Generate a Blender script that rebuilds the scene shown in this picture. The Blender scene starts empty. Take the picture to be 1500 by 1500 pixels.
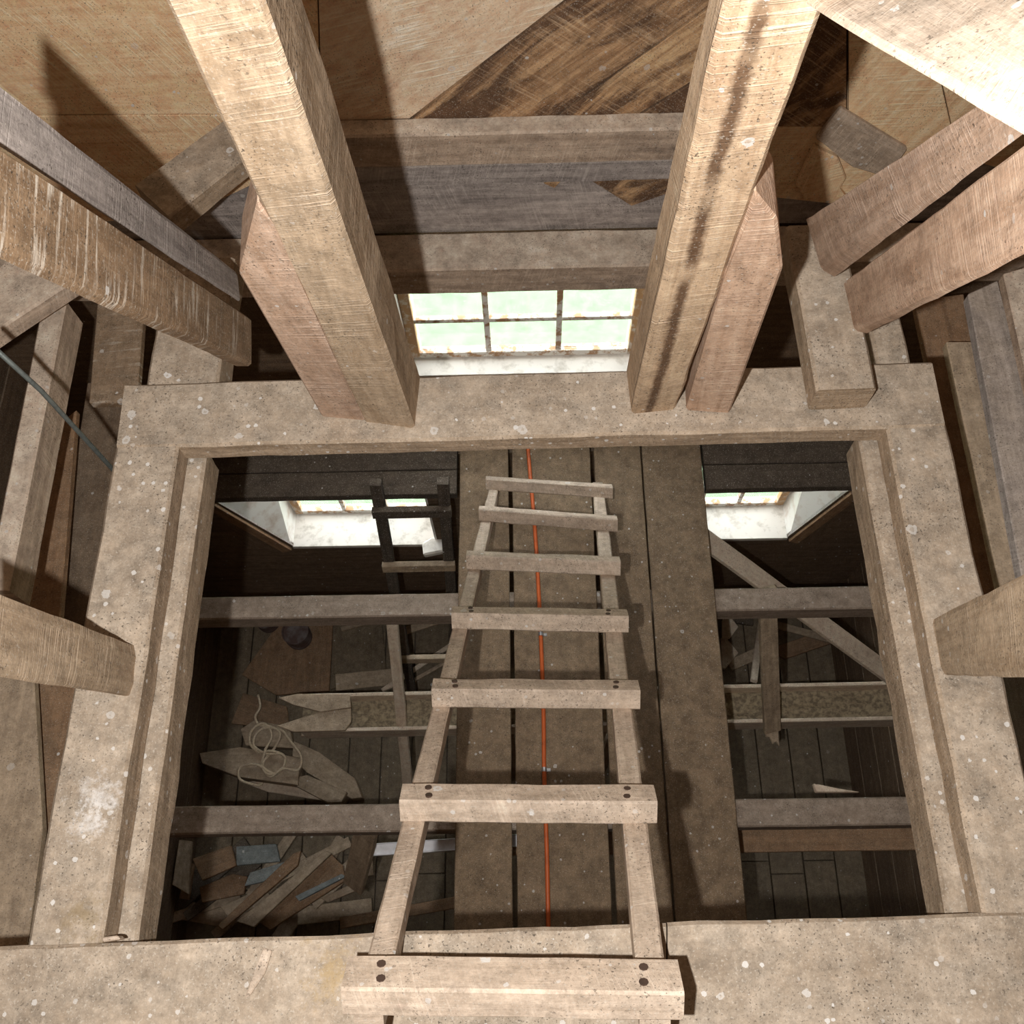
import bpy, bmesh, math, random
from mathutils import Vector, noise
random.seed(7)
scn = bpy.context.scene
COL = scn.collection
V = Vector

# ------------------------------------------------------------------ camera
F = 1433.7                       # focal length in pixels of the 1500 px frame
H = 6.3                          # camera height above the ground floor; the top frame lies at 4.5
_dn = V((35, 640, F)).normalized()
_fw = V((-35, -3210, F)).normalized()
_rt = _dn.cross(_fw).normalized()
def c2w(v): return V((v.dot(_rt), v.dot(_fw), -v.dot(_dn)))
CAM = V((0, 0, H))
cam = bpy.data.objects.new('camera', bpy.data.cameras.new('camera'))
COL.objects.link(cam)
cam.data.sensor_width = 36; cam.data.lens = 36 * F / 1500
cam.data.clip_start = 0.02
from mathutils import Matrix
mx, my, mz = c2w(V((1, 0, 0))), c2w(V((0, -1, 0))), c2w(V((0, 0, -1)))
cam.matrix_world = Matrix(((mx.x, my.x, mz.x, 0), (mx.y, my.y, mz.y, 0), (mx.z, my.z, mz.z, H), (0, 0, 0, 1)))
scn.camera = cam
# ------------------------------------------------------------------ world, lamps, exposure
w = bpy.data.worlds.new('overcast_sky'); scn.world = w; w.use_nodes = True
w.node_tree.nodes['Background'].inputs[0].default_value = (0.93, 0.97, 1.0, 1)
w.node_tree.nodes['Background'].inputs[1].default_value = 4.2
fl = bpy.data.objects.new('camera_flash', bpy.data.lights.new('camera_flash', 'POINT'))
COL.objects.link(fl)
fl.location = CAM + c2w(V((-0.135, 0.05, -0.02)))
fl.data.energy = 108; fl.data.color = (1.0, 0.97, 0.93); fl.data.shadow_soft_size = 0.012
scn.view_settings.view_transform = 'Standard'; scn.view_settings.look = 'None'
scn.view_settings.gamma = 1; scn.view_settings.exposure = 0.9
scn.view_settings.use_curve_mapping = False

# ------------------------------------------------------------------ helpers: a point of the photograph onto a plane
def ray(px, py): return c2w(V((px - 750, py - 750, F)))
def Z(px, py, down):                       # on the horizontal plane `down` metres under the camera
    r = ray(px, py); return CAM + r * (down / -r.z)
def Y(px, py, y):
    r = ray(px, py); return CAM + r * (y / r.y)
def PL(px, py, p, n):
    r = ray(px, py); return CAM + r * ((p - CAM).dot(n) / r.dot(n))

def finish(name, bm, mat, parent=None, smooth=False):
    me = bpy.data.meshes.new(name)
    bmesh.ops.recalc_face_normals(bm, faces=bm.faces)
    c = V((0, 0, 0))
    if bm.verts:
        xs = [v.co for v in bm.verts]
        c = V(((min(v.x for v in xs) + max(v.x for v in xs)) / 2, (min(v.y for v in xs) + max(v.y for v in xs)) / 2, min(v.z for v in xs)))
    pl = V((0, 0, 0))
    if parent is not None:
        q = parent
        while q is not None: pl += q.location; q = q.parent
    bmesh.ops.translate(bm, verts=bm.verts, vec=-c)
    bm.to_mesh(me); bm.free()
    if smooth:
        for p in me.polygons: p.use_smooth = True
    if mat: me.materials.append(mat)
    o = bpy.data.objects.new(name, me); COL.objects.link(o)
    o.location = c - pl
    if parent is not None: o.parent = parent
    return o
def tag(o, label=None, cat=None, group=None, kind=None):
    if label: o['label'] = label
    if cat: o['category'] = cat
    if group: o['group'] = group
    if kind: o['kind'] = kind
    return o
def empty(name, loc, label=None, cat=None, group=None, kind=None):
    o = bpy.data.objects.new(name, None); COL.objects.link(o); o.location = loc
    o.empty_display_size = 0.05
    return tag(o, label, cat, group, kind)

def beam_bm(A, B, amp=0.0025, ch=0.006, seg=0.05, m=3, bm=None, fixuv=False):
    """rough timber lofted between two sections of 3 (or 4) corner points"""
    A = [V(a) for a in A]; B = [V(b) for b in B]
    if len(A) == 3: A.append(A[0] + A[2] - A[1])
    if len(B) == 3: B.append(B[0] + B[2] - B[1])
    if bm is None: bm = bmesh.new()
    uvl = bm.loops.layers.uv.verify()
    L = (sum(B, V()) / 4 - sum(A, V()) / 4).length
    n = max(2, min(60, int(L / seg)))
    def ring(C):
        out = []
        for i in range(4):
            p, q = C[i], C[(i + 1) % 4]
            l = (q - p).length; c = min(ch / max(l, 1e-6), 0.3)
            for k in range(m + 1):
                t = c + (1 - 2 * c) * k / m
                out.append(p.lerp(q, t))
        return out
    ra, rb = ring(A), ring(B)
    per = [0]
    for i in range(len(ra)): per.append(per[-1] + (ra[(i + 1) % len(ra)] - ra[i]).length)
    so = V((random.random() * 50, random.random() * 50, 0)) if not fixuv else V((0, 0, 0))
    ca, cb = sum(A, V()) / 4, sum(B, V()) / 4
    rings = []
    for j in range(n + 1):
        t = j / n; cc = ca.lerp(cb, t); rg = []
        for a, b in zip(ra, rb):
            p = a.lerp(b, t)
            if amp:
                q = p * 9 + so
                d = noise.noise(q) * amp + noise.noise(p * 32 + so) * amp * 0.5
                p = p + (p - cc).normalized() * d
            rg.append(bm.verts.new(p))
        rings.append(rg)
    k = len(ra)
    for j in range(n):
        for i in range(k):
            f = bm.faces.new((rings[j][i], rings[j][(i + 1) % k], rings[j + 1][(i + 1) % k], rings[j + 1][i]))
            uv = [(j, i), (j, i + 1), (j + 1, i + 1), (j + 1, i)]
            for lp, (a, b) in zip(f.loops, uv): lp[uvl].uv = (a / n * L + so.x, per[b] + so.y)
    for rg, o in ((rings[0], 0), (rings[-1], 1)):
        f = bm.faces.new(rg)
        for lp in f.loops:
            lp[uvl].uv = (lp.vert.co.x * 0.3 + so.y, lp.vert.co.z * 3 + lp.vert.co.y)
    return bm
def beam(name, A, B, mat, parent=None, **k):
    return finish(name, beam_bm(A, B, **k), mat, parent)
def plate_bm(pts, thick, grain=None, amp=0.0, bev=0.002, bm=None):
    """flat piece: world polygon pushed back by the vector thick"""
    own = bmesh.new()
    a = [own.verts.new(p) for p in pts]; b = [own.verts.new(V(p) + thick) for p in pts]
    n = len(pts)
    own.faces.new(a); own.faces.new(list(reversed(b)))
    for i in range(n): own.faces.new((a[i], b[i], b[(i + 1) % n], a[(i + 1) % n]))
    if bev: bmesh.ops.bevel(own, geom=own.edges[:], offset=bev, segments=1, affect='EDGES', clamp_overlap=True)
    if grain is None:
        es = [(V(pts[(i + 1) % n]) - V(pts[i])) for i in range(n)]
        grain = max(es, key=lambda e: e.length)
    g = V(grain).normalized(); t = thick.normalized()
    s = t.cross(g)
    if s.length < 1e-4: s = g.orthogonal()
    s.normalize()
    uvl = own.loops.layers.uv.verify()
    ox, oy = random.random() * 50, random.random() * 50
    for f in own.faces:
        for lp in f.loops:
            c = lp.vert.co
            lp[uvl].uv = (c.dot(g) + ox, c.dot(s) + c.dot(t) + oy)
    return own
def plate(name, pts, thick, mat, parent=None, **k):
    return finish(name, plate_bm([V(p) for p in pts], V(thick), **k), mat, parent)
def box(name, lo, hi, mat, parent=None, grain=(1, 0, 0), bev=0.002):
    lo, hi = V(lo), V(hi)
    pts = [V((lo.x, lo.y, lo.z)), V((hi.x, lo.y, lo.z)), V((hi.x, lo.y, hi.z)), V((lo.x, lo.y, hi.z))]
    return plate(name, pts, V((0, hi.y - lo.y, 0)), mat, parent, grain=grain, bev=bev)
def stick(name, a, b, w, h, mat, parent=None, up=(0, 0, 1), **k):
    """board from a to b (centres), w across, h thick along up"""
    a, b = V(a), V(b); ax = (b - a).normalized(); s = ax.cross(V(up)).normalized(); u = s.cross(ax).normalized()
    sec = lambda c: [c - s * w / 2 - u * h / 2, c + s * w / 2 - u * h / 2, c + s * w / 2 + u * h / 2]
    k.setdefault('amp', 0.0012); k.setdefault('ch', 0.003); k.setdefault('m', 1); k.setdefault('seg', 0.09)
    return beam(name, sec(a), sec(b), mat, parent, **k)
def tube_bm(path, r, n=10, bm=None, closed=False):
    bm = bm or bmesh.new(); uvl = bm.loops.layers.uv.verify(); rings = []
    path = [V(p) for p in path]; L = 0; u = None
    for i, p in enumerate(path):
        t = (path[min(i + 1, len(path) - 1)] - path[max(i - 1, 0)]).normalized()
        if u is None: u = t.orthogonal().normalized()
        u = (u - t * u.dot(t)).normalized(); v = t.cross(u)
        rings.append([bm.verts.new(p + (u * math.cos(2 * math.pi * k / n) + v * math.sin(2 * math.pi * k / n)) * r) for k in range(n)])
    for j in range(len(rings) - 1):
        for k in range(n):
            f = bm.faces.new((rings[j][k], rings[j][(k + 1) % n], rings[j + 1][(k + 1) % n], rings[j + 1][k]))
            for lp in f.loops: lp[uvl].uv = (j * 0.03, k * 0.01)
    bm.faces.new(rings[0]); bm.faces.new(rings[-1])
    return bm
def smoothpath(P, n=8):
    P = [V(p) for p in P]; out = []
    for i in range(len(P) - 1):
        p0, p1, p2, p3 = P[max(i - 1, 0)], P[i], P[i + 1], P[min(i + 2, len(P) - 1)]
        for k in range(n):
            t = k / n
            out.append(0.5 * (2 * p1 + (p2 - p0) * t + (2 * p0 - 5 * p1 + 4 * p2 - p3) * t * t + (3 * p1 - p0 - 3 * p2 + p3) * t ** 3))
    out.append(P[-1]); return out

# ------------------------------------------------------------------ materials
def N(nt, t, **k):
    n = nt.nodes.new(t)
    for a, b in k.items():
        if a.startswith('i_'): n.inputs[a[2:].replace('_', ' ')].default_value = b
        else: setattr(n, a, b)
    return n
def ramp(nt, src, p0, c0, p1, c1):
    r = nt.nodes.new('ShaderNodeValToRGB'); e = r.color_ramp.elements
    e[0].position = p0; e[0].color = (*c0, 1) if len(c0) == 3 else c0
    e[1].position = p1; e[1].color = (*c1, 1) if len(c1) == 3 else c1
    nt.links.new(src, r.inputs[0]); return r.outputs[0]
def mixc(nt, fac, a, b, mode='MIX'):
    m = nt.nodes.new('ShaderNodeMix'); m.data_type = 'RGBA'; m.blend_type = mode; m.clamp_factor = True
    for s, x in ((0, fac), (6, a), (7, b)):
        if isinstance(x, (int, float)): m.inputs[s].default_value = x
        elif isinstance(x, tuple): m.inputs[s].default_value = (*x, 1)
        else: nt.links.new(x, m.inputs[s])
    return m.outputs[2]
def math_(nt, op, a, b=None):
    m = nt.nodes.new('ShaderNodeMath'); m.operation = op
    for i, x in enumerate((a, b)):
        if x is None: continue
        if isinstance(x, (int, float)): m.inputs[i].default_value = x
        else: nt.links.new(x, m.inputs[i])
    return m.outputs[0]
def noise_(nt, vec, scale, detail=4, rough=0.6, dist=0.0):
    n = nt.nodes.new('ShaderNodeTexNoise'); n.inputs['Scale'].default_value = scale
    n.inputs['Detail'].default_value = detail; n.inputs['Roughness'].default_value = rough
    n.inputs['Distortion'].default_value = dist
    nt.links.new(vec, n.inputs['Vector']); return n.outputs[0]
def mapping(nt, vec, scale, rot=(0, 0, 0), loc=(0, 0, 0)):
    m = nt.nodes.new('ShaderNodeMapping'); m.inputs['Scale'].default_value = scale
    m.inputs['Rotation'].default_value = rot; m.inputs['Location'].default_value = loc
    nt.links.new(vec, m.inputs['Vector']); return m.outputs[0]
def wood(name, c_dark, c_light, dust=0.5, dust_col=(0.33, 0.275, 0.21), saw=0.25, stain=0.3, stain_col=(0.10, 0.065, 0.04),
         spots=0.5, bump=0.5, saw_rot=0.25, saw_scale=55, streak=0.0, sthr=(0.52, 0.68), dust_thr=(0.30, 0.75), streak_col=(0.62, 0.56, 0.48), lines=(), patches=()):
    m = bpy.data.materials.new(name); m.use_nodes = True; nt = m.node_tree; nt.nodes.clear()
    out = N(nt, 'ShaderNodeOutputMaterial'); bs = N(nt, 'ShaderNodeBsdfPrincipled')
    nt.links.new(bs.outputs[0], out.inputs[0])
    tc = N(nt, 'ShaderNodeTexCoord'); oi = N(nt, 'ShaderNodeObjectInfo'); geo = N(nt, 'ShaderNodeNewGeometry')
    cmb = N(nt, 'ShaderNodeCombineXYZ')
    nt.links.new(math_(nt, 'MULTIPLY', oi.outputs['Random'], 37.0), cmb.inputs[0])
    nt.links.new(math_(nt, 'MULTIPLY', oi.outputs['Random'], 91.0), cmb.inputs[1])
    va = N(nt, 'ShaderNodeVectorMath', operation='ADD')
    nt.links.new(tc.outputs['UV'], va.inputs[0]); nt.links.new(cmb.outputs[0], va.inputs[1])
    uv = va.outputs[0]; pos = geo.outputs['Position']
    g = noise_(nt, mapping(nt, uv, (3.0, 42.0, 1.0)), 1.0, 6, 0.65, 0.6)
    g2 = noise_(nt, mapping(nt, uv, (9.0, 190.0, 1.0)), 1.0, 3, 0.6)
    col = ramp(nt, g, 0.32, c_dark, 0.68, c_light)
    col = mixc(nt, math_(nt, 'MULTIPLY', ramp_v(nt, g2, 0.5, 0.75), 0.14), col, tuple(x * 0.55 for x in c_dark))
    # tone changes board to board
    col = mixc(nt, 0.5, col, mixc(nt, oi.outputs['Random'], tuple(x * 0.8 for x in c_dark), tuple(min(1, x * 1.1) for x in c_light)), 'SOFT_LIGHT')
    st = noise_(nt, mapping(nt, uv, (2.0, 7.0, 1.0)), 1.0, 5, 0.7, 1.2)
    col = mixc(nt, math_(nt, 'MULTIPLY', ramp_v(nt, st, *sthr), stain), col, stain_col)
    if streak:
        sk = noise_(nt, mapping(nt, mapping(nt, uv, (1, 1, 1), rot=(0, 0, saw_rot)), (70.0, 7.0, 1.0)), 1.0, 4, 0.7)
        g_amt = 1
        pm = noise_(nt, pos, 9.0, 3)
        col = mixc(nt, math_(nt, 'MULTIPLY', math_(nt, 'MULTIPLY', ramp_v(nt, sk, 0.53, 0.63), ramp_v(nt, pm, 0.38, 0.58)), streak), col, streak_col)
    # saw marks across the grain
    wv = noise_(nt, mapping(nt, mapping(nt, uv, (1, 1, 1), rot=(0, 0, saw_rot)), (saw_scale * 3.2, 5.0, 1.0)), 1.0, 3, 0.6)
    sm = math_(nt, 'MULTIPLY', ramp_v(nt, wv, 0.50, 0.66), ramp_v(nt, noise_(nt, uv, 7.0, 3), 0.40, 0.62))
    col = mixc(nt, math_(nt, 'MULTIPLY', ramp_v(nt, wv, 0.48, 0.34), saw * 0.35), col, tuple(x * 0.6 for x in c_dark))
    col = mixc(nt, math_(nt, 'MULTIPLY', sm, saw), col, tuple(min(1, x * 1.5 + 0.03) for x in c_light))
    if lines:
        sx = N(nt, 'ShaderNodeSeparateXYZ'); nt.links.new(tc.outputs['UV'], sx.inputs[0])
        for (v0, wd, amt, lc, wob, thr0) in lines:
            nz = noise_(nt, mapping(nt, tc.outputs['UV'], (3.5, 0.2, 1), loc=(v0 * 40, 0, 0)), 1.0, 4, 0.6)
            d = math_(nt, 'ABSOLUTE', math_(nt, 'SUBTRACT', math_(nt, 'ADD', sx.outputs[1], math_(nt, 'MULTIPLY', math_(nt, 'SUBTRACT', nz, 0.5), wob)), v0))
            d = math_(nt, 'ADD', d, math_(nt, 'MULTIPLY', math_(nt, 'SUBTRACT', noise_(nt, pos, 70.0, 3), 0.5), wd * 0.9))
            on = ramp_v(nt, noise_(nt, mapping(nt, tc.outputs['UV'], (2.5, 0.1, 1), loc=(v0 * 90, 0, 0)), 1.0, 3), thr0, thr0 + 0.08)
            col = mixc(nt, math_(nt, 'MULTIPLY', math_(nt, 'MULTIPLY', ramp_v(nt, d, wd, wd * 0.35), on), amt), col, lc)
    # dust settled on faces that look up
    sep = N(nt, 'ShaderNodeSeparateXYZ'); nt.links.new(geo.outputs['Normal'], sep.inputs[0])
    up = ramp_v(nt, sep.outputs[2], 0.45, 0.9)
    dn = noise_(nt, pos, 14.0, 6, 0.75)
    df = math_(nt, 'MULTIPLY', math_(nt, 'MULTIPLY', up, ramp_v(nt, dn, *dust_thr)), dust)
    col = mixc(nt, math_(nt, 'ADD', df, math_(nt, 'MULTIPLY', up, dust * 0.55)), col, mixc(nt, ramp_v(nt, noise_(nt, pos, 11.0, 8, 0.8), 0.32, 0.68), tuple(x * 0.55 for x in dust_col), tuple(min(1, x * 1.38) for x in dust_col)))
    mo = noise_(nt, pos, 26.0, 8, 0.85)
    col = mixc(nt, 0.6, col, mixc(nt, ramp_v(nt, mo, 0.34, 0.66), (0.26, 0.25, 0.235), (0.80, 0.785, 0.77)), 'OVERLAY')
    # fine dark grit
    gr = noise_(nt, pos, 210.0, 2, 0.6)
    gm = noise_(nt, pos, 7.0, 4, 0.6)
    col = mixc(nt, math_(nt, 'MULTIPLY', math_(nt, 'MULTIPLY', ramp_v(nt, gr, 0.60, 0.68), ramp_v(nt, gm, 0.36, 0.56)), 0.8), col, (0.05, 0.04, 0.03))
    gl = noise_(nt, mapping(nt, pos, (1, 1, 1), loc=(3, 1, 7)), 260.0, 2, 0.5)
    col = mixc(nt, math_(nt, 'MULTIPLY', ramp_v(nt, gl, 0.60, 0.70), 0.5), col, (0.55, 0.50, 0.43))
    # droppings
    if spots:
        for (sc_, t0, prob, rng) in ((17.0, .12, .24, True), (46.0, .17, .34, False)):
            vo = N(nt, 'ShaderNodeTexVoronoi'); vo.inputs['Scale'].default_value = sc_; nt.links.new(pos, vo.inputs['Vector'])
            sepc = N(nt, 'ShaderNodeSeparateColor'); nt.links.new(vo.outputs['Color'], sepc.inputs[0])
            wob = math_(nt, 'ADD', vo.outputs['Distance'], math_(nt, 'MULTIPLY', math_(nt, 'SUBTRACT', noise_(nt, pos, sc_ * 4.5, 3, .7), .35), 0.26))
            thr = math_(nt, 'ADD', math_(nt, 'MULTIPLY', sepc.outputs[0], 0.11), t0)
            near = math_(nt, 'LESS_THAN', wob, thr)
            if rng: near = math_(nt, 'MULTIPLY', near, math_(nt, 'ADD', math_(nt, 'MULTIPLY', math_(nt, 'GREATER_THAN', wob, math_(nt, 'MULTIPLY', thr, .55)), .6), .4))
            some = math_(nt, 'GREATER_THAN', sepc.outputs[1], 1.0 - prob * spots)
            col = mixc(nt, math_(nt, 'MULTIPLY', math_(nt, 'MULTIPLY', near, some), math_(nt, 'ADD', math_(nt, 'MULTIPLY', sepc.outputs[2], 0.6), 0.25)), col, (0.66, 0.645, 0.62))
    for (c_, rad, pc) in patches:
        dv = N(nt, 'ShaderNodeVectorMath', operation='DISTANCE'); nt.links.new(pos, dv.inputs[0]); dv.inputs[1].default_value = c_
        q = math_(nt, 'ADD', math_(nt, 'DIVIDE', dv.outputs['Value'], rad), math_(nt, 'MULTIPLY', noise_(nt, pos, 38.0, 6, 0.8), 5.0))
        col = mixc(nt, math_(nt, 'MULTIPLY', ramp_v(nt, q, 3.3, 2.4), 0.6), col, pc)
    nt.links.new(col, bs.inputs['Base Color'])
    bs.inputs['Roughness'].default_value = 0.85
    if 'Specular IOR Level' in bs.inputs: bs.inputs['Specular IOR Level'].default_value = 0.25
    hgt = math_(nt, 'ADD', math_(nt, 'ADD', math_(nt, 'MULTIPLY', g, 0.8), math_(nt, 'MULTIPLY', sm, saw)), math_(nt, 'MULTIPLY', noise_(nt, pos, 120.0, 3), 0.35))
    bp = N(nt, 'ShaderNodeBump'); bp.inputs['Strength'].default_value = bump; bp.inputs['Distance'].default_value = 0.004
    nt.links.new(hgt, bp.inputs['Height']); nt.links.new(bp.outputs[0], bs.inputs['Normal'])
    return m
def ramp_v(nt, src, a, b):
    m = nt.nodes.new('ShaderNodeMapRange'); m.inputs['From Min'].default_value = a; m.inputs['From Max'].default_value = b
    nt.links.new(src, m.inputs['Value']); return m.outputs[0]
def plain(name, col, rough=0.6, metal=0.0, var=0.3, scale=30, col2=None, thr=(0.45, 0.65), bump=0.2):
    m = bpy.data.materials.new(name); m.use_nodes = True; nt = m.node_tree; bs = nt.nodes['Principled BSDF']
    geo = N(nt, 'ShaderNodeNewGeometry')
    n = noise_(nt, geo.outputs['Position'], scale, 5, 0.65)
    c2 = col2 or tuple(x * (1 - var) for x in col)
    nt.links.new(mixc(nt, ramp_v(nt, n, *thr), col, c2), bs.inputs['Base Color'])
    bs.inputs['Roughness'].default_value = rough; bs.inputs['Metallic'].default_value = metal
    bp = N(nt, 'ShaderNodeBump'); bp.inputs['Strength'].default_value = bump; bp.inputs['Distance'].default_value = 0.003
    nt.links.new(n, bp.inputs['Height']); nt.links.new(bp.outputs[0], bs.inputs['Normal'])
    return m

DUST = (0.36, 0.295, 0.225)
M_frame = wood('frame_timber', (0.27, 0.21, 0.15), (0.44, 0.36, 0.28), patches=[(tuple(Z(140, 1165, 1.8)), .05, (.72, .70, .68)), (tuple(Z(128, 1205, 1.8)), .04, (.72, .70, .68)), (tuple(Z(120, 1345, 1.8)), .05, (.26, .19, .10)), (tuple(Z(490, 1425, 1.8)), .06, (.40, .28, .13))], dust=0.75, dust_col=(0.37, 0.315, 0.255), saw=0.15, stain=0.25, spots=1.0)
M_post = wood('post_timber', (0.33, 0.26, 0.19), (0.50, 0.41, 0.315), dust=0.3, saw=0.5, stain=0.6, stain_col=(0.22, 0.14, 0.075), spots=0.2, saw_scale=70)
M_post_r = wood('post_timber_warm', (0.40, 0.285, 0.21), (0.60, 0.46, 0.365), dust=0.3, saw=0.45, stain=0.5, stain_col=(0.16, 0.085, 0.045), spots=0.25, saw_scale=75)
M_brace = wood('pinkish_timber', (0.40, 0.29, 0.215), (0.56, 0.44, 0.36), dust=0.3, saw=0.35, stain=0.35, stain_col=(0.24, 0.15, 0.11), spots=0.2)
M_brown = wood('brown_timber', (0.22, 0.155, 0.10), (0.34, 0.255, 0.175), dust=0.4, saw=0.2, stain=0.2, spots=0.1, streak=0.85, saw_rot=0.1)
M_grey = wood('grey_weathered', (0.25, 0.225, 0.215), (0.50, 0.455, 0.43), dust=0.4, saw=0.3, stain=0.45, stain_col=(0.05, 0.045, 0.045), spots=0.15)
M_girt = wood('girt_timber', (0.33, 0.26, 0.205), (0.57, 0.47, 0.385), dust=0.9, dust_col=(0.60, 0.51, 0.42), saw=0.3, stain=0.45, stain_col=(0.07, 0.05, 0.045), spots=0.25)
M_sheath = wood('orange_sheathing', (0.64, 0.43, 0.27), (0.84, 0.63, 0.44), dust=0.1, saw=0.55, stain=0.2, stain_col=(0.24, 0.14, 0.07), spots=0.1, saw_rot=0.5, saw_scale=45)
M_sheath_p = wood('pale_sheathing', (0.66, 0.49, 0.36), (0.84, 0.68, 0.53), dust=0.1, saw=0.6, stain=0.1, spots=0.05, saw_rot=1.1, saw_scale=40)
M_sheath_d = wood('stained_sheathing', (0.24, 0.14, 0.075), (0.66, 0.48, 0.31), dust=0.1, saw=0.3, stain=0.95, sthr=(0.44, 0.56), stain_col=(0.11, 0.06, 0.035), spots=0.05)
M_walk = wood('walkway_board', (0.19, 0.14, 0.095), (0.29, 0.22, 0.15), dust=0.6, dust_col=(0.26, 0.195, 0.13), saw=0.05, stain=0.2, spots=0.35)
M_joist = wood('joist_timber', (0.25, 0.20, 0.16), (0.40, 0.335, 0.28), dust=0.6, dust_col=(0.38, 0.32, 0.265), saw=0.1, stain=0.3, spots=0.95)
M_ladder = wood('ladder_wood', (0.38, 0.31, 0.245), (0.58, 0.49, 0.41), dust=0.5, dust_col=(0.46, 0.39, 0.325), saw=0.3, stain=0.2, spots=0.7)
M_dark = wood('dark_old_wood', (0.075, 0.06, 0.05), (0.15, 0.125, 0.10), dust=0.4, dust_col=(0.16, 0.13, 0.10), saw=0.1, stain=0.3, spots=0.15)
M_debris = wood('debris_wood', (0.29, 0.23, 0.17), (0.50, 0.41, 0.31), dust=0.4, dust_col=(0.48, 0.40, 0.31), saw=0.1, stain=0.4, spots=0.15)
M_debris_b = wood('brown_debris_wood', (0.22, 0.14, 0.085), (0.38, 0.255, 0.16), dust=0.3, dust_col=(0.32, 0.25, 0.175), saw=0.1, stain=0.4, spots=0.1)
M_debris_l = wood('pale_debris_wood', (0.52, 0.43, 0.35), (0.70, 0.60, 0.50), dust=0.3, dust_col=(0.62, 0.53, 0.44), saw=0.1, stain=0.2, spots=0.15)
M_bluegrey = wood('painted_grey_board', (0.22, 0.25, 0.26), (0.34, 0.38, 0.39), dust=0.3, dust_col=(0.28, 0.29, 0.28), saw=0.05, stain=0.4, spots=0.1)
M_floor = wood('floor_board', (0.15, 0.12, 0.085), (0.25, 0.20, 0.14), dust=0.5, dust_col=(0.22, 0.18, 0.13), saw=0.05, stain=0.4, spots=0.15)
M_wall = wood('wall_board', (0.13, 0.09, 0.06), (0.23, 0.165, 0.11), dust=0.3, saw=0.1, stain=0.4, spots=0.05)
M_white = plain('flaking_white_paint', (0.80, 0.77, 0.72), 0.7, col2=(0.60, 0.50, 0.42), scale=11, thr=(0.50, 0.72))
M_sash = plain('peeling_sash_paint', (0.80, 0.76, 0.70), 0.6, col2=(0.42, 0.24, 0.12), scale=26, thr=(0.47, 0.58))
M_sash_o = plain('bare_orange_sash_wood', (0.45, 0.26, 0.12), 0.7, col2=(0.62, 0.55, 0.47), scale=24, thr=(0.50, 0.62))
M_plaster = plain('dusty_white_sill', (0.72, 0.67, 0.61), 0.8, col2=(0.40, 0.35, 0.29), scale=16, thr=(0.50, 0.75))
M_orange = plain('orange_conduit', (0.62, 0.13, 0.03), 0.45, var=0.45, scale=25, thr=(0.5, 0.8))
M_metal = plain('galvanised_clip', (0.55, 0.56, 0.58), 0.4, 0.8)
M_screw = plain('rusty_screw', (0.09, 0.055, 0.04), 0.7, 0.3)
M_rope = plain('tan_rope', (0.66, 0.54, 0.39), 0.9, scale=120)
M_cable = plain('grey_steel_cable', (0.16, 0.18, 0.17), 0.5, 0.4, scale=80)
M_plastic = plain('white_plastic', (0.80, 0.80, 0.84), 0.4, var=0.15)
M_rust = plain('rusty_tin', (0.13, 0.085, 0.075), 0.7, 0.2, col2=(0.22, 0.19, 0.19), scale=14)
M_rubble = plain('dusty_rubble', (0.42, 0.345, 0.23), 0.95, col2=(0.20, 0.16, 0.11), scale=45, thr=(0.4, 0.6), bump=0.8)
M_glassm = bpy.data.materials.new('window_glass'); M_glassm.use_nodes = True
nt = M_glassm.node_tree; nt.nodes.clear()
o_ = N(nt, 'ShaderNodeOutputMaterial'); t_ = N(nt, 'ShaderNodeBsdfTransparent'); g_ = N(nt, 'ShaderNodeBsdfGlossy'); x_ = N(nt, 'ShaderNodeMixShader')
d_ = N(nt, 'ShaderNodeBsdfDiffuse'); x2 = N(nt, 'ShaderNodeMixShader'); d_.inputs[0].default_value = (0.8, 0.8, 0.76, 1)
g_.inputs['Roughness'].default_value = 0.05; t_.inputs[0].default_value = (0.97, 0.98, 0.97, 1)
x_.inputs[0].default_value = 0.05; nt.links.new(t_.outputs[0], x_.inputs[1]); nt.links.new(g_.outputs[0], x_.inputs[2])
x2.inputs[0].default_value = 0.06; nt.links.new(x_.outputs[0], x2.inputs[1]); nt.links.new(d_.outputs[0], x2.inputs[2])
nt.links.new(x2.outputs[0], o_.inputs[0])
M_grass = plain('meadow_grass', (0.20, 0.28, 0.175), 0.9, col2=(0.145, 0.225, 0.125), scale=9, thr=(0.35, 0.65))

# ------------------------------------------------------------------ SETTING
XL, XR, YN, YF = -2.1, 2.0, -1.5, 2.2      # inside faces of the tower walls
YG = 2.28                                  # plane of the glass
YLOW = 2.085                               # inside face of the far wall under the walkway
gnd = plate('ground', [V((-40, YF + 0.3, -0.5)), V((40, YF + 0.3, -0.5)), V((40, 60, -0.5)), V((-40, 60, -0.5))], V((0, 0, -0.1)), M_grass, bev=0)
tag(gnd, kind='structure')

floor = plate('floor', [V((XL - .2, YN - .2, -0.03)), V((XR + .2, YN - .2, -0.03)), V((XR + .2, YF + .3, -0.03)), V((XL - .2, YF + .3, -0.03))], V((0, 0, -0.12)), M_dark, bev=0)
tag(floor, kind='structure')
x = XL + 0.01
while x < XR - 0.05:
    wd = random.uniform(0.19, 0.27); x2_ = min(x + wd, XR - 0.01)
    for (y0, y1) in ((YN, 0.5 + random.uniform(-.2, .2)), (0, YLOW)):
        if y0 == 0: y0 = yy + 0.006
        yy = y1
        plate('plank', [V((x, y0, 0)), V((x2_ - 0.008, y0, 0)), V((x2_ - 0.008, y1, 0)), V((x, y1, 0))], V((0, 0, -0.03)), M_floor, floor, grain=(0, 1, 0))
    x += wd

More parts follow.
